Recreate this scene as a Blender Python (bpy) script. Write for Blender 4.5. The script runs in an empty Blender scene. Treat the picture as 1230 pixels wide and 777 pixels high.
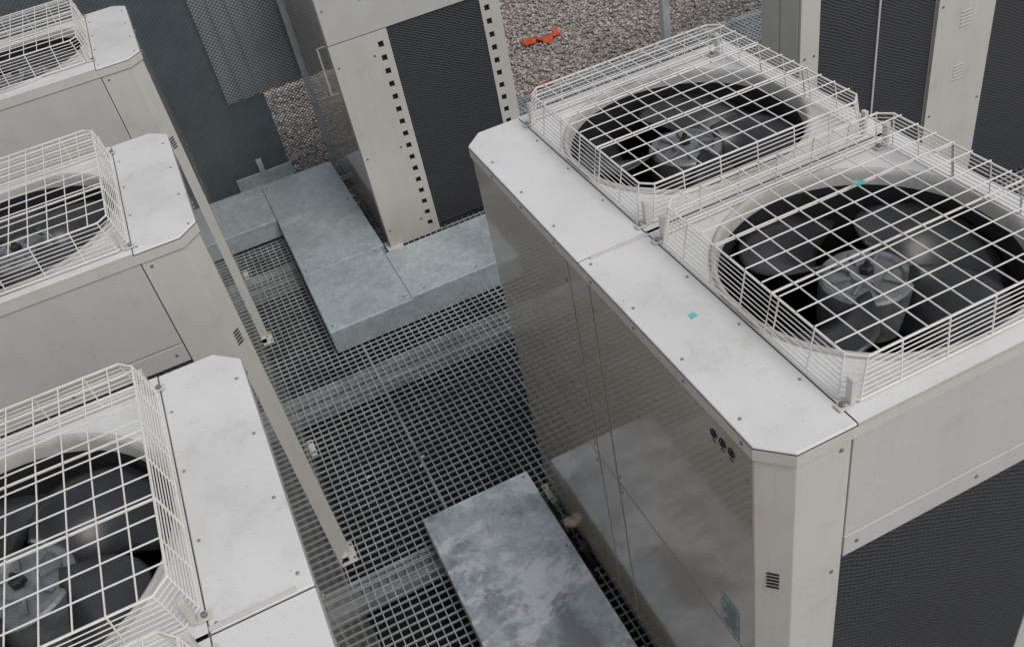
import bpy, math, random
import numpy as np
from mathutils import Matrix, Vector
random.seed(7); rng=np.random.default_rng(5)
S=bpy.context.scene
H=1.38
# ---------------- materials ----------------
def mat(name):
    m=bpy.data.materials.new(name); m.use_nodes=True
    nt=m.node_tree; b=nt.nodes['Principled BSDF']; return m,nt,b
def N(nt,t,**k):
    n=nt.nodes.new(t)
    for a,v in k.items():
        if a in n.inputs: n.inputs[a].default_value=v
        else: setattr(n,a,v)
    return n
def coords(nt,scale=(1,1,1)):
    tc=N(nt,'ShaderNodeTexCoord'); mp=N(nt,'ShaderNodeMapping'); mp.inputs['Scale'].default_value=scale
    nt.links.new(tc.outputs['Object'],mp.inputs[0]); return mp.outputs[0]
def ramp(nt,fac,stops):
    r=N(nt,'ShaderNodeValToRGB'); cr=r.color_ramp
    while len(cr.elements)<len(stops): cr.elements.new(.5)
    for e,(p,c) in zip(cr.elements,stops):
        e.position=p; e.color=(*c,1) if len(c)==3 else c
    nt.links.new(fac,r.inputs[0]); return r.outputs[0]
def noise(nt,co,scale,detail=5,rough=.6,dist=0.):
    n=N(nt,'ShaderNodeTexNoise'); n.inputs['Scale'].default_value=scale; n.inputs['Detail'].default_value=detail; n.inputs['Roughness'].default_value=rough
    n.inputs['Distortion'].default_value=dist
    nt.links.new(co,n.inputs['Vector']); return n.outputs['Fac']
def bump(nt,b,h,strength,dist=.001):
    bm=N(nt,'ShaderNodeBump'); bm.inputs['Strength'].default_value=strength; bm.inputs['Distance'].default_value=dist
    nt.links.new(h,bm.inputs['Height']); nt.links.new(bm.outputs[0],b.inputs['Normal'])
def mixc(nt,f,a,b,mode='MIX'):
    m=N(nt,'ShaderNodeMix',data_type='RGBA',blend_type=mode)
    for s,i in ((f,0),(a,6),(b,7)):
        if isinstance(s,(int,float)): m.inputs[i].default_value=s
        elif isinstance(s,tuple): m.inputs[i].default_value=(*s,1)
        else: nt.links.new(s,m.inputs[i])
    return m.outputs[2]
def paint(name,col,rough=.4,dirt=.25,coat=0.,bmp=.15,streak=1.0):
    m,nt,b=mat(name); co=coords(nt)
    n1=noise(nt,co,3.5,8,.65); n2=noise(nt,coords(nt,(16,16,1.6)),2.5,7,.65); n3=noise(nt,co,120,3,.6); n4=noise(nt,co,14,8,.7,.5)
    dk=tuple(c*f for c,f in zip(col,(.60,.575,.53)))
    c=mixc(nt,ramp(nt,n1,[(.42,(0,0,0)),(.78,(dirt,)*3)]),col,dk)
    c=mixc(nt,ramp(nt,n2,[(.5,(0,0,0)),(.84,(min(1,dirt*streak),)*3)]),c,dk)
    c=mixc(nt,ramp(nt,n4,[(.56,(0,0,0)),(.74,(dirt*1.0,)*3)]),c,dk)
    c=mixc(nt,ramp(nt,n3,[(.66,(0,0,0)),(.74,(min(1,dirt*1.4),)*3)]),c,tuple(x*.42 for x in col))
    nt.links.new(c,b.inputs['Base Color'])
    nt.links.new(ramp(nt,n4,[(.3,(rough*.85,)*3),(.75,(min(1,rough*1.45),)*3)]),b.inputs['Roughness'])
    b.inputs['Coat Weight'].default_value=coat; b.inputs['Coat Roughness'].default_value=.05
    bump(nt,b,noise(nt,co,5,2),bmp,.004); return m
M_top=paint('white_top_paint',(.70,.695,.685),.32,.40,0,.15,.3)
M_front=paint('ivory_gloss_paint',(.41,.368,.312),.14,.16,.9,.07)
M_post=paint('ivory_frame_paint',(.58,.558,.52),.34,.26)
M_end=paint('light_grey_panel_paint',(.53,.522,.50),.38,.28,0,.15,.7)
M_wire=paint('white_wire_coating',(.76,.73,.69),.4,.40,0,0)
def simple(name,col,rough=.5,metal=0.,var=.25,sc=20):
    m,nt,b=mat(name); co=coords(nt); n=noise(nt,co,sc,6)
    nt.links.new(ramp(nt,n,[(.3,tuple(c*(1-var) for c in col)),(.72,tuple(min(1,c*(1+var)) for c in col))]),b.inputs['Base Color'])
    b.inputs['Roughness'].default_value=rough; b.inputs['Metallic'].default_value=metal
    return m
M_dark=simple('dark_gap',(.012,.012,.013),.8)
M_joint=simple('joint_shadow_grey',(.16,.16,.155),.8)
M_blade=simple('fan_blade_plastic',(.030,.032,.036),.33,0,.7,7)
M_hub=simple('fan_hub_grey',(.19,.20,.21),.45,.3,.4,30)
M_screw=simple('screw_steel',(.25,.24,.23),.45,.7)
M_shroud=paint('fan_shroud_paint',(.50,.49,.46),.45,.6)
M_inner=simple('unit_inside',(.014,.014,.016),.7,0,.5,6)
M_pipe=simple('beige_pipe_insulation',(.42,.36,.28),.7)
M_rubber=simple('black_rubber',(.02,.02,.02),.6)
M_cyan=simple('cyan_tape',(.13,.50,.50),.5)
M_red=simple('red_cloth',(.60,.09,.04),.8)
M_label=simple('grey_label',(.30,.38,.42),.4,0,.5,90)
M_shade=simple('grating_shade_black',(.012,.013,.015),.9,0,.6,7)  # near-black standing in for the shade below the floor grating
M_leaf=simple('dry_leaf',(.16,.11,.07),.8,0,.6,30)
def galv(name,base,s1,s2,met=.75,rough=.38,white=(.80,.82,.84),sc=5,w=(.52,.56)):
    m,nt,b=mat(name); co=coords(nt)
    v=N(nt,'ShaderNodeTexVoronoi'); v.inputs['Scale'].default_value=60; nt.links.new(co,v.inputs['Vector'])
    sp=N(nt,'ShaderNodeSeparateColor'); nt.links.new(v.outputs['Color'],sp.inputs[0])
    c=ramp(nt,sp.outputs[0],[(0,tuple(x*.87 for x in base)),(1,tuple(min(1,x*1.07) for x in base))])
    n1=noise(nt,co,sc,10,.68,.3); n2=noise(nt,coords(nt,(1,1.4,1)),sc*1.3,10,.74,.3); n3=noise(nt,coords(nt,(9,1.2,1)),8,8,.7)
    c=mixc(nt,ramp(nt,n1,[(.48,(0,0,0)),(.62,(s1,)*3)]),c,tuple(x*.40 for x in base))
    c=mixc(nt,ramp(nt,n2,[(w[0],(0,0,0)),(w[1],(s2,)*3)]),c,white)
    c=mixc(nt,ramp(nt,n3,[(.60,(0,0,0)),(.68,(s1*.6,)*3)]),c,tuple(x*.45 for x in base))
    nt.links.new(c,b.inputs['Base Color']); b.inputs['Metallic'].default_value=met
    nt.links.new(ramp(nt,n2,[(.35,(rough*.75,)*3),(.65,(rough*1.6,)*3)]),b.inputs['Roughness'])
    bump(nt,b,n1,.2,.002); return m
M_tray=galv('galvanised_tray',(.58,.64,.665),.24,.16,.5,.38,(.80,.82,.83),4,(.50,.66))
M_sheet=galv('galvanised_sheet_stained',(.58,.625,.655),.85,.80,.60,.25,(.90,.905,.91),4.5,(.50,.58))
M_grate=galv('galvanised_grating',(.50,.53,.54),.5,.1,.3,.42)
m,nt,b=mat('black_coil_net'); M_coil=m
tc=N(nt,'ShaderNodeTexCoord'); sx=N(nt,'ShaderNodeSeparateXYZ'); nt.links.new(tc.outputs['Object'],sx.inputs[0])
def mth(op,a,c=None):
    n=N(nt,'ShaderNodeMath',operation=op)
    for i,s in enumerate((a,c)):
        if s is None: continue
        if isinstance(s,(int,float)): n.inputs[i].default_value=s
        else: nt.links.new(s,n.inputs[i])
    return n.outputs[0]
h=mth('ADD',sx.outputs['X'],sx.outputs['Y'])
nzz=noise(nt,tc.outputs['Object'],9,3)
zz=mth('ADD',sx.outputs['Z'],mth('MULTIPLY',nzz,.02))
a=mth('ADD',mth('MULTIPLY',h,140),mth('MULTIPLY',zz,260)); c=mth('SUBTRACT',mth('MULTIPLY',h,140),mth('MULTIPLY',zz,260))
g=mth('MINIMUM',mth('ABSOLUTE',mth('SINE',a)),mth('ABSOLUTE',mth('SINE',c)))
nt.links.new(mixc(nt,ramp(nt,noise(nt,tc.outputs['Object'],4,7,.7),[(.4,(0,0,0)),(.75,(.55,)*3)]),ramp(nt,g,[(.10,(.105,.11,.125)),(.36,(.008,.009,.011))]),(.030,.032,.036)),b.inputs['Base Color'])
b.inputs['Roughness'].default_value=.5
bump(nt,b,mth('SUBTRACT',1.0,g),.8,.004)
def gravel_mat(name,scale):
    m,nt,b=mat(name); co=coords(nt)
    v=N(nt,'ShaderNodeTexVoronoi'); v.inputs['Scale'].default_value=scale; nt.links.new(co,v.inputs['Vector'])
    sp=N(nt,'ShaderNodeSeparateColor'); nt.links.new(v.outputs['Color'],sp.inputs[0])
    c=ramp(nt,sp.outputs[0],[(0,(.20,.165,.14)),(.35,(.37,.32,.285)),(.7,(.48,.43,.39)),(1,(.66,.64,.61))])
    c=mixc(nt,ramp(nt,noise(nt,co,1.3,4),[(.45,(0,0,0)),(.7,(.35,)*3)]),c,(.22,.18,.155))
    nt.links.new(c,b.inputs['Base Color']); b.inputs['Roughness'].default_value=.85
    bump(nt,b,v.outputs['Distance'],.8,.02); return m
M_grav=gravel_mat('gravel',38); M_stone=gravel_mat('gravel_stone',60)
M_wall=simple('blue_grey_cladding',(.20,.23,.25),.6,0,.15,3)
M_rib=simple('white_ribbed_cladding',(.58,.59,.61),.55,0,.10,5)
M_fence=simple('fence_mesh_steel',(.13,.15,.16),.5,.3)
# ---------------- geometry helpers ----------------
class MB:
    def __init__(s): s.v=[];s.f=[]
    def poly(s,pts):
        n=len(s.v); s.v+= [tuple(p) for p in pts]; s.f.append(tuple(range(n,n+len(pts))))
    def box(s,x0,x1,y0,y1,z0,z1):
        n=len(s.v)
        s.v+=[(x,y,z) for z in (z0,z1) for x,y in ((x0,y0),(x1,y0),(x1,y1),(x0,y1))]
        s.f+=[tuple(n+i for i in f) for f in ((3,2,1,0),(4,5,6,7),(0,1,5,4),(1,2,6,5),(2,3,7,6),(3,0,4,7))]
    def prism(s,pts,z0,z1,caps=True):
        n=len(s.v);k=len(pts)
        s.v+=[(x,y,z0) for x,y in pts]+[(x,y,z1) for x,y in pts]
        for i in range(k): j=(i+1)%k; s.f.append((n+i,n+j,n+k+j,n+k+i))
        if caps: s.f.append(tuple(n+k+i for i in range(k))); s.f.append(tuple(n+i for i in reversed(range(k))))
    def tube(s,pts,r,closed=False,k=5):
        P=[Vector(p) for p in pts]; m=len(P); base=len(s.v)
        for i,p in enumerate(P):
            if closed: d=(P[(i+1)%m]-P[i-1])
            else: d=P[min(i+1,m-1)]-P[max(i-1,0)]
            d.normalize(); up=Vector((0,0,1)) if abs(d.z)<.8 else Vector((1,0,0))
            a=d.cross(up).normalized(); b=d.cross(a)
            for q in range(k):
                t=2*math.pi*q/k; s.v.append(tuple(p+a*r*math.cos(t)+b*r*math.sin(t)))
        for i in range(m if closed else m-1):
            j=(i+1)%m
            for q in range(k):
                w=(q+1)%k; s.f.append((base+i*k+q,base+i*k+w,base+j*k+w,base+j*k+q))
        if not closed:
            s.f.append(tuple(base+q for q in reversed(range(k)))); s.f.append(tuple(base+(m-1)*k+q for q in range(k)))
    def rev(s,cx,cy,prof,seg=64,cap=False):
        n=len(s.v)
        for r,z in prof:
            for q in range(seg):
                t=2*math.pi*q/seg; s.v.append((cx+r*math.cos(t),cy+r*math.sin(t),z))
        for i in range(len(prof)-1):
            for q in range(seg):
                w=(q+1)%seg; s.f.append((n+i*seg+q,n+i*seg+w,n+(i+1)*seg+w,n+(i+1)*seg+q))
        if cap: s.f.append(tuple(n+(len(prof)-1)*seg+q for q in range(seg)))
    def obj(s,name,mat,parent=None,bevel=0,smooth=False,solid=0):
        me=bpy.data.meshes.new(name); me.from_pydata(s.v,[],s.f); me.update()
        o=bpy.data.objects.new(name,me); S.collection.objects.link(o); me.materials.append(mat)
        if smooth: me.polygons.foreach_set('use_smooth',[True]*len(me.polygons))
        if solid:
            md=o.modifiers.new('s','SOLIDIFY'); md.thickness=solid; md.offset=0
        if bevel:
            md=o.modifiers.new('b','BEVEL'); md.width=bevel; md.segments=2; md.limit_method='ANGLE'
        if parent: o.parent=parent
        return o
def empty(name,loc=(0,0,0),rot=0):
    e=bpy.data.objects.new(name,None); S.collection.objects.link(e); e.location=loc; e.rotation_euler=(0,0,rot); e.empty_display_size=.1; return e
# ---------------- fan + guard ----------------
def fan(p,cx,cy,rot,nb=4):
    zt=H
    b=MB(); b.rev(cx,cy,[(.292,zt+.0008),(.291,zt+.007),(.287,zt+.010),(.282,zt+.007),(.279,zt-.004),(.277,zt-.026)],80); b.obj('fan_ring',M_shroud,p,smooth=True)
    b=MB(); b.rev(cx,cy,[(.2775,zt-.0261),(.278,zt-.20),(.29,zt-.30)],80); b.obj('fan_shroud_lower',M_inner,p,smooth=True)  # shade deeper in the shroud put into its colour as near-black
    b=MB()
    for k in range(nb):
        n=len(b.v); nr,na=10,14
        for i in range(nr):
            u=i/(nr-1); r=.075+u*(.270-.075)
            span=math.radians(44+24*math.sin(u*2.0)); sweep=math.radians(-40*u*u+8*u)
            span2=span*(.82 if i==nr-1 else .94 if i==nr-2 else 1)
            for j in range(na):
                w=j/(na-1)
                t=rot+2*math.pi*k/nb+sweep+(w-.5)*span2
                z=zt-.085+(w-.5)*(.110-.050*u)+.020*math.sin(w*math.pi)
                b.v.append((cx+r*math.cos(t),cy+r*math.sin(t),z))
        for i in range(nr-1):
            for j in range(na-1):
                q=n+i*na+j; b.f.append((q,q+1,q+na+1,q+na))
    b.obj('fan_blades',M_blade,p,smooth=True,solid=.006)
    b=MB(); b.rev(cx,cy,[(.088,zt-.15),(.088,zt-.056),(.083,zt-.051),(.070,zt-.050),(.066,zt-.056),(.034,zt-.056),(.030,zt-.046),(.020,zt-.044)],48,True); b.obj('fan_hub',M_hub,p,bevel=0)
    b=MB()
    for k in range(8):
        t=rot+k*math.pi/4; c,s_=math.cos(t),math.sin(t)
        pts=[(cx+c*r-s_*w,cy+s_*r+c*w) for r,w in ((.032,-.003),(.068,-.003),(.068,.003),(.032,.003))]
        b.prism(pts,zt-.057,zt-.0485)
    b.obj('fan_hub_ribs',M_hub,p)
    b=MB(); b.rev(cx,cy,[(.014,zt-.045),(.014,zt-.032),(.008,zt-.028),(.004,zt-.016)],6,True); b.obj('fan_hub_bolt',M_rubber,p)
    b=MB()
    for k in (-1,1): b.box(cx-.30,cx+.30,cy+k*.06-.012,cy+k*.06+.012,zt-.27,zt-.245)
    b.obj('motor_support',M_inner,p)
def guard(p,x0,x1,y0,y1):
    h=.090;c=.024;sl=.014;z0=H+.008
    def loop(z):
        s=sl*(z-H)/h; a,bb,d,e=x0+s,x1-s,y0+s*.5,y1-s*.5
        return [(a+c,d,z),(bb-c,d,z),(bb,d+c,z),(bb,e-c,z),(bb-c,e,z),(a+c,e,z),(a,e-c,z),(a,d+c,z)]
    b=MB()
    nl=9
    for i in range(nl): b.tube(loop(z0+(h-.008)*i/(nl-1)+(random.uniform(-.0008,.0008) if 0<i<nl-1 else 0)),.0012 if 0<i<nl-1 else .0024,True)
    L0=loop(z0);L1=loop(H+h+.003)
    for q in range(8): b.tube([L0[q],L1[q]],.0017)
    nx=12;ny=12
    a,bb,d,e=x0+sl,x1-sl,y0+sl*.5,y1-sl*.5; zt=H+h+.003
    def down(i): return i%2==0
    for i in range(1,nx):
        x=a+(bb-a)*i/nx+random.uniform(-.0015,.0015); cc=max(0,c-(min(x-a,bb-x)))
        if down(i): b.tube([(x,d+cc-sl*.5,z0),(x,d+cc,zt)],.0016); b.tube([(x,e-cc+sl*.5,z0),(x,e-cc,zt)],.0016)
        b.tube([(x,d+cc,zt),(x+random.uniform(-.002,.002),(d+e)/2,zt-random.uniform(-.001,.004)),(x,e-cc,zt)],.0015)
    for i in range(1,ny):
        y=d+(e-d)*i/ny+random.uniform(-.0015,.0015); cc=max(0,c-(min(y-d,e-y)))
        if down(i): b.tube([(a+cc-sl,y,z0),(a+cc,y,zt)],.0016); b.tube([(bb-cc+sl,y,z0),(bb-cc,y,zt)],.0016)
        b.tube([(a+cc,y,zt+.0031),((a+bb)/2,y+random.uniform(-.002,.002),zt+.0028),(bb-cc,y,zt+.0031)],.0015)
    for f in (.36,.66):
        y=d+(e-d)*f+.006; b.tube([(a-sl,y,z0),(a,y,zt-.004),(bb,y,zt-.004),(bb+sl,y,z0)],.0025)
    b.obj('fan_guard_wires',M_wire,p)
    b=MB(); k=MB()
    for (x,y,sx_,sy_) in ((x0,y0,1,1),(x0,y1,1,-1),(x1,y0,-1,1),(x1,y1,-1,-1)):
        cx,cy=x+sx_*.010,y+sy_*.008
        b.box(cx-.003,cx+.007,cy-.007,cy+.007,H+.002,H+.058); b.box(cx-.024,cx-.003,cy-.009,cy+.009,H+.002,H+.005)
        k.rev(cx-.014,cy,[(.005,H+.005),(.005,H+.010),(.003,H+.012)],6,True)
    b.obj('guard_bracket',M_post,p,bevel=.001); k.obj('guard_bolts',M_screw,p)
# ---------------- unit ----------------
def screws(b,pts,axis,r=.0055):
    for (x,y,z) in pts:
        n=len(b.v); k=8
        for (rr,hh) in ((r,0),(r*.9,.0018),(r*.4,.0028)):
            for q in range(k):
                t=2*math.pi*q/k; u,v=rr*math.cos(t),rr*math.sin(t)
                b.v.append((x-hh,y+u,z+v) if axis=='-x' else (x+u,y-hh,z+v) if axis=='-y' else (x+u,y+hh,z+v) if axis=='+y' else (x+u,y+v,z+hh))
        for i in range(2):
            for q in range(k):
                w=(q+1)%k; b.f.append((n+i*k+q,n+i*k+w,n+(i+1)*k+w,n+(i+1)*k+q))
        b.f.append(tuple(n+2*k+q for q in range(k)))
def unit(name,loc,rot,L,cells,D=.78,post=.15,brot=(0.3,1.0)):
    p=empty(name,loc,rot); c=.045
    out=[(.003,c),(c,.003),(D,.003),(D,L-.003),(c,L-.003),(.003,L-c)]
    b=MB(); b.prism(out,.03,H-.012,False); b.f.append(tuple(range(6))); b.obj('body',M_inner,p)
    o2=[(-.006,c-.003),(c-.003,-.006),(D+.004,-.006),(D+.004,L+.006),(c-.003,L+.006),(-.006,L-c+.003)]
    b=MB(); b.prism(o2,H-.032,H-.0065,False); b.obj('top_lip',M_post,p)
    b=MB(); sw=.155; ys=[c_[0] for c_ in cells]+[cells[-1][1]]
    for i,(a,e) in enumerate(zip(ys[:-1],ys[1:])):
        a2=a+(.002 if i else 0); e2=e-(.002 if i<len(cells)-1 else 0)
        if i==0: pts=[(-.006,c-.003),(c-.003,-.006),(sw,-.006)]
        else: pts=[(-.006,a2),(sw,a2)]
        if i==len(cells)-1: pts+=[(sw,L+.006),(c-.003,L+.006),(-.006,L-c+.003)]
        else: pts+=[(sw,e2),(-.006,e2)]
        b.prism(pts,H-.006,H)
    b.obj('top_strip',M_top,p,bevel=.0025)
    b=MB(); dk=MB(); jn=MB(); rim=MB()
    rim.box(sw+.002,D+.0035,-.0055,-.002,H-.0066,H-.0005); rim.box(sw+.002,D+.0035,L+.002,L+.0055,H-.0066,H-.0005); rim.box(D,D+.0036,-.001,L+.001,H-.0066,H-.0006)
    rim.obj('top_plate_rim',M_post,p)
    for i,(a,e,_,_,cy) in enumerate(cells):
        x0,x1=sw+.0015,D+.004; a2=a-.006 if i==0 else a+.004; e2=e+.006 if i==len(cells)-1 else e-.004
        cx=.45; K=96; n=len(b.v)
        angs=sorted([2*math.pi*q/K for q in range(K)]+[math.atan2(yy-cy,xx-cx)%(2*math.pi) for xx in (x0,x1) for yy in (a2,e2)])
        for t in angs:
            ct,st=math.cos(t),math.sin(t)
            tx=((x1-cx) if ct>0 else (x0-cx))/ct if abs(ct)>1e-9 else 9e9
            ty=((e2-cy) if st>0 else (a2-cy))/st if abs(st)>1e-9 else 9e9
            m_=min(tx,ty); b.v.append((cx+.291*ct,cy+.291*st,H)); b.v.append((cx+m_*ct,cy+m_*st,H))
        k=len(angs)
        for q in range(k):
            w=(q+1)%k; b.f.append((n+2*q,n+2*q+1,n+2*w+1,n+2*w))
        if i: dk.box(.0,D,a-.006,a+.006,H-.02,H-.0075)
    jn.box(sw-.003,sw+.005,.0,L,H-.018,H-.0072)
    b.obj('top_plate',M_top,p); dk.obj('joint_gap',M_dark,p); jn.obj('strip_joint',M_joint,p)
    for i,(a,e,g0,g1,cy) in enumerate(cells):
        fan(p,.45,cy,brot[i%len(brot)]); guard(p,.16,.735,g0,g1)
        if i:
            q=MB(); q.box(.02,sw,a-.012,a-.004,H,H+.004); q.obj('joint_flange',M_post,p,bevel=.001)
    zs=.72; b=MB(); sc=MB()
    if L>1: cols=[(c,.60),(.605,.70),(.705,L-c)]
    else: cols=[(c,L*.5-.0025),(L*.5+.0025,L-c)]
    for (a,e) in cols:
        for (z0,z1) in ((.06,zs-.003),(zs+.003,H-.035)):
            b.box(-.003,.004,a+.0005,e-.0005,z0,z1)
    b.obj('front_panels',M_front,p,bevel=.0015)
    pts=[]
    for yy in [cols[0][0]+.012]+[cols[0][1]-.012,cols[-1][0]+.012]+[cols[-1][1]-.012]:
        for z in (.12,zs-.03,zs+.03,1.28): pts.append((-.003,yy,z))
    screws(sc,pts,'-x',.0042)
    yy=.07
    while yy<L-.05: screws(sc,[(-.006,yy,H-.018)],'-x',.0036); screws(sc,[(.012,yy+.03,H)],'z',.0032); screws(sc,[(sw-.012,yy+.05,H)],'z',.0028); yy+=.17
    b=MB()
    for s,y0 in ((1,0),(-1,L)):
        o=[(-.002,y0+s*c),(c,y0-s*.002),(post,y0-s*.002),(post,y0+s*.006),(c+.002,y0+s*.006),(.006,y0+s*(c+.002))]
        if s<0: o=o[::-1]
        b.prism(o,.02,H-.034)
    b.obj('corner_posts',M_post,p,bevel=.0015)
    b=MB(); co=MB(); bp=MB()
    for s,y0 in ((1,0),(-1,L)):
        ya,yb=sorted((y0-s*.003,y0+s*.006))
        b.box(post+.0025,D-.002,ya,yb,1.09,H-.034); b.box(post+.0025,D-.002,ya-.001,yb+.001,1.03,1.087)
        bp.box(D-.05,D+.003,ya,yb,.02,1.026); bp.box(post+.002,D-.052,ya,yb,.02,.08)
        ya,yb=sorted((y0+s*.0005,y0+s*.02)); co.box(post+.001,D-.05,ya,yb,.08,1.03)
        screws(sc,[(x,y0-s*.0025,z) for x in (post-.02,) for z in (.2,1.0,1.33)]+[(x,y0-s*.004,1.06) for x in (post+.03,.45,D-.04)],'-y' if s>0 else '+y',.0042)
    b.obj('end_panels',M_end,p,bevel=.0015); bp.obj('end_frame',M_post,p,bevel=.0015); co.obj('coil_net',M_coil,p)
    b=MB(); b.box(D-.004,D+.004,.01,L-.01,.06,1.03); b.obj('rear_coil',M_coil,p)
    b=MB(); b.box(D-.004,D+.003,.01,L-.01,1.034,H-.034); b.obj('rear_panel',M_end,p)
    b=MB()
    for s,y0 in ((1,0),(-1,L)):
        cx,cy=.0215,y0+s*.0215
        t=Vector((1,-s,0)).normalized(); nrm=Vector((-1,-s,0)).normalized()
        for i in range(5):
            z=1.045-i*.010; q=[Vector((cx,cy,0))+t*u+nrm*v for u,v in ((-.011,.0),(.011,.0),(.011,.0022),(-.011,.0022))]
            b.prism([(w.x,w.y) for w in q],z-.0018,z+.0018)
    b.obj('vent_slots',M_dark,p)
    b=MB()
    for y0 in (.0,L-.09):
        b.box(-.015,.10,y0+.0,y0+.09,.0,.006); b.box(.012,.06,y0+.01,y0+.08,.006,.034)
        screws(sc,[(-.008,y0+.015,.006),(-.008,y0+.075,.006)],'z',.006)
    b.box(.01,D-.01,.01,L-.01,.008,.03)
    b.obj('feet',M_post,p,bevel=.001)
    sc.obj('screws',M_screw,p)
    return p
R=unit('air_conditioning_unit',(0,-.04,0),0,1.28,[(0,.635,.025,.60,.318),(.635,1.28,.652,1.235,.955)],brot=(.55,1.25))
b=MB()
for i in range(3):
    yc=.155-i*.026; zc=1.305
    b.tube([(-.0042,yc+.0085*math.cos(t*.39),zc+.0085*math.sin(t*.39)) for t in range(16)],.0012,True,4)
    b.box(-.0042,-.0031,yc-.003,yc+.003,zc-.005,zc+.005)
    b.box(-.0042,-.0031,yc-.005,yc+.005,zc-.019,zc-.017)
b.obj('warning_icons',M_dark,R)
b=MB(); b.box(-.0048,-.0032,.095,.155,.735,.84); b.obj('type_label',M_label,R)
b=MB()
for i in range(7): b.box(-.0054,-.0047,.101,.149-(i%3)*.008,.745+i*.0125,.749+i*.0125)
b.obj('label_text_lines',M_joint,R)
b=MB(); b.prism([(.082,.350),(.098,.353),(.095,.366),(.084,.364)],H+.0005,H+.0012); b.obj('tape_scrap',M_cyan,R)
b=MB(); b.poly([(.475,.385,H+.105),(.492,.385,H+.110),(.488,.405,H+.102),(.478,.402,H+.108)]); b.obj('tape_tag',M_cyan,R,solid=.002)
def left(y0,y1,cells,br):
    L=y1-y0
    cl=[(y1-e,y1-a,y1-g1,y1-g0,y1-cy) for (a,e,g0,g1,cy) in reversed(cells)]
    return unit('air_conditioning_unit',(-.70,y1,0),math.pi,L,cl,brot=br)
left(-.48,.77,[(-.48,.125,-.45,.10,-.17),(.125,.77,.15,.74,.435)],(.9,.2))
left(1.29,1.94,[(1.29,1.94,1.31,1.90,1.61)],(.5,))
left(2.64,3.30,[(2.64,3.30,2.72,3.28,2.99)],(.2,))
def tall_unit(loc,W,Dp,posts,rungs,z1=1.38,zc=1.05):
    p=empty('air_conditioning_unit',loc)
    b=MB(); b.box(.006,W-.006,.012,Dp-.006,.03,z1-.004); b.obj('body',M_inner,p)
    xa,xb=posts
    b=MB(); b.box(0,W,-.002,Dp,z1-.04,z1); b.obj('top_cap',M_top,p,bevel=.003)
    b=MB()
    def plate(x0,x1,hx=None):
        if hx is None: b.box(x0,x1,-.003,.008,.0,zc); return
        hw=.0125
        b.box(x0,hx-hw,-.003,.008,.0,zc); b.box(hx+hw,x1,-.003,.008,.0,zc)
        z=.045; prev=.0
        while z<zc-.03:
            b.box(hx-hw,hx+hw,-.0029,.008,prev,z); prev=z+.028; z+=.062
        b.box(hx-hw,hx+hw,-.0029,.008,prev,zc)
    plate(0,xa,xa-.04 if rungs else None); plate(xb,W,xb+.03 if rungs else None)
    b.obj('end_posts',M_post,p)
    b=MB(); b.box(0,W,-.004,.008,zc+.003,z1-.044); b.obj('upper_panel',M_end,p,bevel=.002)
    b=MB(); b.box(xa,xb,.001,.01,.03,zc); b.obj('coil_net',M_coil,p)
    b=MB()
    for a,e in ((.01,Dp*.5-.002),(Dp*.5+.002,Dp)):
        b.box(-.004,.007,a,e,.03,.70); b.box(-.004,.007,a,e,.704,z1-.044)
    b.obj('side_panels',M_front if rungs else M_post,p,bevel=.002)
    if rungs:
        b=MB(); b.tube([(-.004,.10,1.02),(-.03,.10,1.02),(-.03,.10,.80),(-.004,.10,.80)],.005); b.obj('side_handle',M_wire,p)
    b=MB(); b.box(W-.004,W+.003,.01,Dp,.03,z1-.044); b.obj('right_panel',M_coil,p)
    if not rungs:
        b=MB()
        for zz in (.62,.84):
            for i in range(5):
                for x in ([xa*.5] if xa>.1 else [])+([(xb+W)/2] if W-xb>.1 else []): b.box(x-.026,x+.026,-.0055,-.002,zz+i*.014,zz+.005+i*.014)
        b.obj('vent_slots',M_end,p,bevel=.0005)
        b=MB(); b.box((xa+xb)/2-.004,(xa+xb)/2+.004,-.004,.004,.03,zc); b.obj('net_clamp_strip',M_end,p)
    b=MB(); b.box(-.02,.06,-.03,.06,0,.006); b.box(W-.06,W+.02,-.03,.06,0,.006); b.obj('feet',M_post,p)
    sc=MB(); screws(sc,[(x,-.004,z) for x in (.02,xa-.08 if rungs else xa-.02) for z in (.1,.5,.95,1.2)],'-y',.005); sc.obj('screws',M_screw,p)
    return p
tall_unit((0,3.0,0),.79,1.08,(.265,.70),True)
tall_unit((1.40,1.70,0),.605,.22,(.08,.604),False,1.6,1.5)
tall_unit((2.01,1.69,0),1.3,.34,(.28,1.25),False,1.6,1.5)
# ---------------- grating ----------------
b=MB(); px=.0305; x=-2.2
while x<4.6: b.box(x-.0016,x+.0016,-1.2,4.0,-.014,0.0-.0005); x+=px
y=-1.2
while y<4.0: b.box(-2.2,4.6,y-.0016,y+.0016,-.010,-.0020); y+=.0305
b.obj('floor_grating',M_grate)
b=MB()
for y in (.2,1.2,2.2,3.2,3.99):
    b.box(-2.2,4.6,y-.016,y-.013,-.05,.002); b.box(-2.2,4.6,y+.013,y+.016,-.05,.002)
    b.box(-2.2,4.6,y-.022,y+.022,-.14,-.075)
for x in (-.9,-.345,.9): b.box(x-.0015,x+.0015,-1.2,4.0,-.045,.0015)
b.obj('grating_support_beams',M_grate)
p=empty('cable_tray_cover')
T=.12
def tray(x0,x1,y0,y1,z=T,hh=.10,mt=M_tray,nm='tray_box',par=None):
    q=MB(); q.box(x0,x1,y0,y1,z-hh,z)
    return q.obj(nm,mt,par,bevel=.003)
tray(-.73,-.452,3.46,3.88,T-.004,.10,M_tray,'arm_left',p)
tray(-.45,-.05,2.87,3.86,T,.10,M_tray,'arm_long',p)
tray(-.452,-.07,2.38,2.868,T+.002,.12,M_tray,'corner_cover',p)
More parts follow.
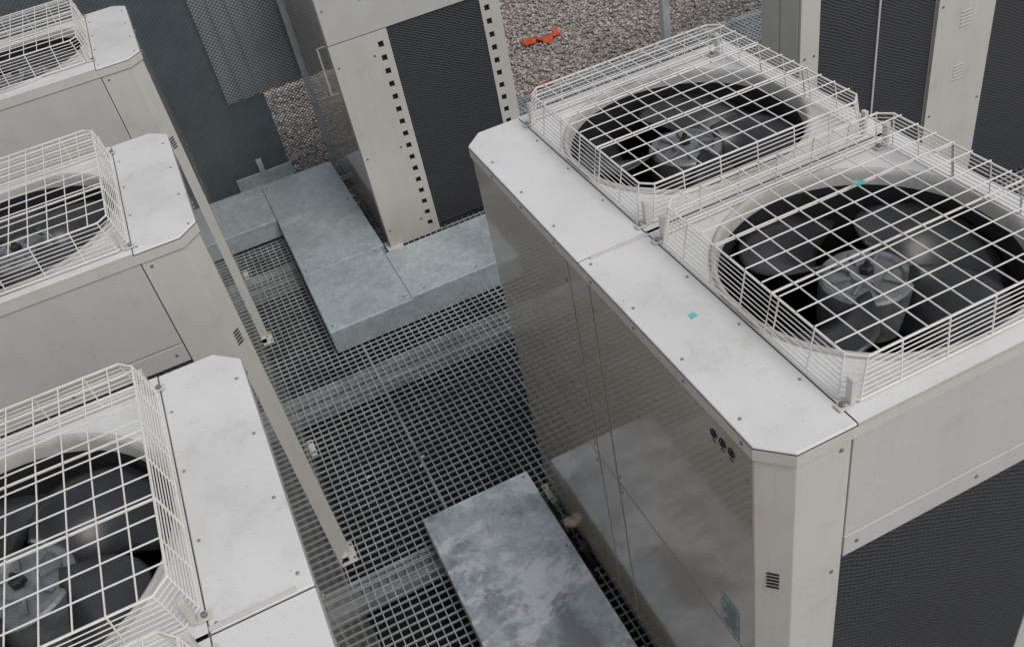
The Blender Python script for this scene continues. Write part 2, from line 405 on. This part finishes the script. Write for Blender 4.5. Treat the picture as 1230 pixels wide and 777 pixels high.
tray(-.068,.50,2.40,2.80,T-.001,.12,M_tray,'arm_right',p)
tray(.502,1.3,2.41,2.79,T-.003,.12,M_tray,'arm_right_extension',p)
b=MB()
screws(b,[(-.43,2.42,T+.002),(-.10,2.42,T+.002),(-.43,2.84,T+.002),(-.10,2.84,T+.002),(-.43,2.9,T),(-.08,3.4,T),(-.43,3.8,T),(.0,2.43,T-.001),(.25,2.43,T-.001),(.47,2.43,T-.001)],'z',.005); b.obj('tray_rivets',M_screw,p)
p=empty('galvanised_sheet_cover')
tray(-.44,-.05,.35,1.25,.10,.09,M_sheet,'sheet_box',p)
b=MB(); screws(b,[(-.42,1.23,.10),(-.07,1.23,.10),(-.42,.9,.10),(-.07,.9,.10)],'z',.004); b.obj('sheet_rivets',M_screw,p)
p=empty('insulated_pipe')
b=MB(); b.tube([(-.025,1.02,-.2),(-.025,1.02,.05),(-.02,1.0,.075),(.02,.97,.08)],.018,k=12); b.obj('pipe',M_pipe,p,smooth=True)
b=MB(); b.tube([(-.022,.86,-.2),(-.022,.87,.03),(-.018,.88,.06),(.02,.90,.07)],.026,k=12); b.tube([(-.03,.8,.01),(-.028,1.15,.012)],.012,k=8); b.obj('cable_bundle',M_rubber,p,smooth=True)
b=MB(); 
for (x,y) in ((-.36,1.56),(-.55,1.62),(-.34,1.60)): b.poly([(x,y,.004),(x+.016,y+.004,.006),(x+.013,y+.014,.003),(x+.003,y+.012,.006)])
b.obj('plastic_litter',simple('litter',(.45,.55,.70),.5),None,solid=.001)
b=MB()
for i in range(110):
    if i<70: x=random.uniform(-.048,-.004); y=random.uniform(.35,1.25)
    else: x=random.uniform(-.68,-.02); y=random.uniform(.9,2.3)
    z=random.uniform(.001,.006); s=random.uniform(.003,.009); t=random.uniform(0,6.28)
    b.poly([(x+s*math.cos(t+k*1.57)*(1 if k%2 else .5),y+s*math.sin(t+k*1.57)*(1 if k%2 else .5),z+random.uniform(0,.004)) for k in range(4)])
b.obj('leaf_litter',M_leaf,None,solid=.0006)
# ---------------- ground ----------------
b=MB(); b.poly([(-120,-120,-.3),(120,-120,-.3),(120,120,-.3),(-120,120,-.3)]); b.obj('gravel_ground',M_grav)
b=MB(); b.poly([(-2.3,-1.3,-.296),(4.7,-1.3,-.296),(4.7,3.98,-.296),(-2.3,3.98,-.296)]); b.obj('grating_shade_sheet',M_shade)  # black sheet added over the gravel, painting the darkness beneath the grating
def stones(regs):
    V=[];F=[]; octv=np.array([(1,0,0),(0,1,0),(-1,0,0),(0,-1,0),(0,0,1),(0,0,-1)],float)
    octf=np.array([(0,1,4),(1,2,4),(2,3,4),(3,0,4),(1,0,5),(2,1,5),(3,2,5),(0,3,5)])
    n0=0
    for (x0,x1,y0,y1,n) in regs:
        P=np.stack([rng.uniform(x0,x1,n),rng.uniform(y0,y1,n),np.full(n,-.292)+rng.uniform(0,.012,n)],1)
        r=rng.uniform(.008,.021,n)
        for i in range(n):
            q,_=np.linalg.qr(rng.normal(size=(3,3)))
            v=(octv*rng.uniform(.6,1.25,(6,1))*r[i])@q.T; v[:,2]*=.7
            V.append(v+P[i]); F.append(octf+n0); n0+=6
    me=bpy.data.meshes.new('gravel_stones'); me.from_pydata(np.concatenate(V).tolist(),[],np.concatenate(F).tolist()); me.materials.append(M_stone)
    o=bpy.data.objects.new('gravel_stones',me); S.collection.objects.link(o)
stones([(.8,3.8,4.0,7.2,15000),(-.9,.2,4.0,6.0,3500)])
b=MB(); n=16
for i in range(n):
    for j in range(5):
        b.v.append((1.74+i*.020+.012*math.sin(i*1.7),5.28+(j-2)*.022*(1+.7*math.sin(i*.9))+.03*math.sin(i*.5)+.010*math.sin(3*i+j),-.268+.014*math.sin(i*1.3+j*1.9)+.008*math.sin(j*3+i*.5)))
for i in range(n-1):
    for j in range(4): q=i*5+j; b.f.append((q,q+1,q+6,q+5))
b.obj('red_cloth',M_red,None,smooth=True,solid=.003)
b=MB(); b.tube([(1.0+i*.06,4.55+.05*math.sin(i*.8),-.27) for i in range(12)],.010,k=8); b.obj('red_hose',simple('dark_red_hose',(.25,.03,.04),.5),None,smooth=True)
def diamond(b,x0,x1,z0,z1,y,pitch,r,slope=1.0):
    w=x1-x0;h=z1-z0
    k=-h/slope
    while k<w:
        for s in (1,-1):
            a0,a1=max(0,k),min(w,k+h/slope)
            if a1-a0<1e-3: continue
            za,zb=(a0-k)*slope,(a1-k)*slope
            if s>0: P=[(x0+a0,y,z0+za),(x0+a1,y,z0+zb)]
            else: P=[(x1-a0,y+.002,z0+za),(x1-a1,y+.002,z0+zb)]
            b.tube(P,r,k=3)
        k+=pitch
p=empty('mesh_fence')
b=MB(); b.prism([(2.30,4.2),(2.35,4.2),(2.35,4.25),(2.30,4.25)],-.3,1.5); b.box(4.5,4.55,4.2,4.25,-.3,1.5); b.obj('fence_posts',M_grate,p)
b=MB(); diamond(b,2.35,4.5,-.28,.9,4.22,.035,.0016); b.obj('fence_net',M_fence,p)
p=empty('mesh_screen')
b=MB(); diamond(b,-1.6,-.02,.0,1.7,4.06,.024,.0022,.8); b.obj('screen_net',M_fence,p)
b=MB(); b.box(-1.6,.0,4.05,4.07,1.7,1.74); b.box(-.02,.0,4.05,4.07,-.3,1.7); b.box(-1.62,-1.6,4.05,4.07,-.3,1.74); b.box(-1.6,-.02,4.05,4.07,-.02,.0)
b.obj('screen_frame',M_grate,p)
b=MB(); b.box(-.56,-.24,4.035,4.042,.0,.11); b.box(-.56,-.24,4.015,4.034,.0,.006); b.box(-.42,-.39,4.03,4.045,.0,.19); b.obj('screen_kick_plate',M_tray,p,bevel=.001)
p=empty('clad_wall')
b=MB(); b.box(-4.0,-.24,4.16,4.22,-.3,2.6); b.obj('grey_cladding',M_wall,p)
b=MB(); x=-.44
while x<.0: b.box(x,x+.060,4.13,4.158,.50,2.0); b.box(x+.060,x+.088,4.150,4.158,.50,2.0); x+=.088
b.obj('ribbed_cladding',M_rib,p)
# ---------------- light ----------------
w=bpy.data.worlds.new('World'); S.world=w; w.use_nodes=True; nt=w.node_tree
sky=nt.nodes.new('ShaderNodeTexSky'); sky.sky_type='NISHITA'; sky.sun_disc=False
el=math.radians(55); d=Vector((.25,-.55,0)).normalized(); az=math.atan2(d.x,d.y)
sky.sun_elevation=el; sky.sun_rotation=az
hs=nt.nodes.new('ShaderNodeHueSaturation'); hs.inputs['Saturation'].default_value=.24
nt.links.new(sky.outputs[0],hs.inputs['Color']); bg=nt.nodes['Background']; nt.links.new(hs.outputs[0],bg.inputs[0]); bg.inputs[1].default_value=.132
sd=bpy.data.lights.new('sun','SUN'); sd.energy=1.4; sd.angle=math.radians(25); sd.color=(1,.965,.92)
so=bpy.data.objects.new('sun',sd); S.collection.objects.link(so)
dirv=Vector((d.x*math.cos(el),d.y*math.cos(el),math.sin(el))); so.rotation_euler=dirv.to_track_quat('Z','Y').to_euler()
# ---------------- camera ----------------
Rm=np.array([[0.89808,-0.40469,-0.17211],[-0.38479,-0.53369,-0.75304],[0.2129,0.74256,-0.63502]])
cd=bpy.data.cameras.new('camera'); cam=bpy.data.objects.new('camera',cd); S.collection.objects.link(cam)
r,dn,fw=[Vector(q).normalized() for q in Rm]
up=-dn; bk=-fw
cam.matrix_world=Matrix(((r.x,up.x,bk.x,-.5698),(r.y,up.y,bk.y,-.7999),(r.z,up.z,bk.z,2.4903),(0,0,0,1)))
cd.sensor_width=36; cd.lens=1098.6/1230*36; cd.clip_start=.02; cd.clip_end=500
S.camera=cam
S.view_settings.view_transform='Standard'; S.view_settings.look='None'; S.view_settings.exposure=0
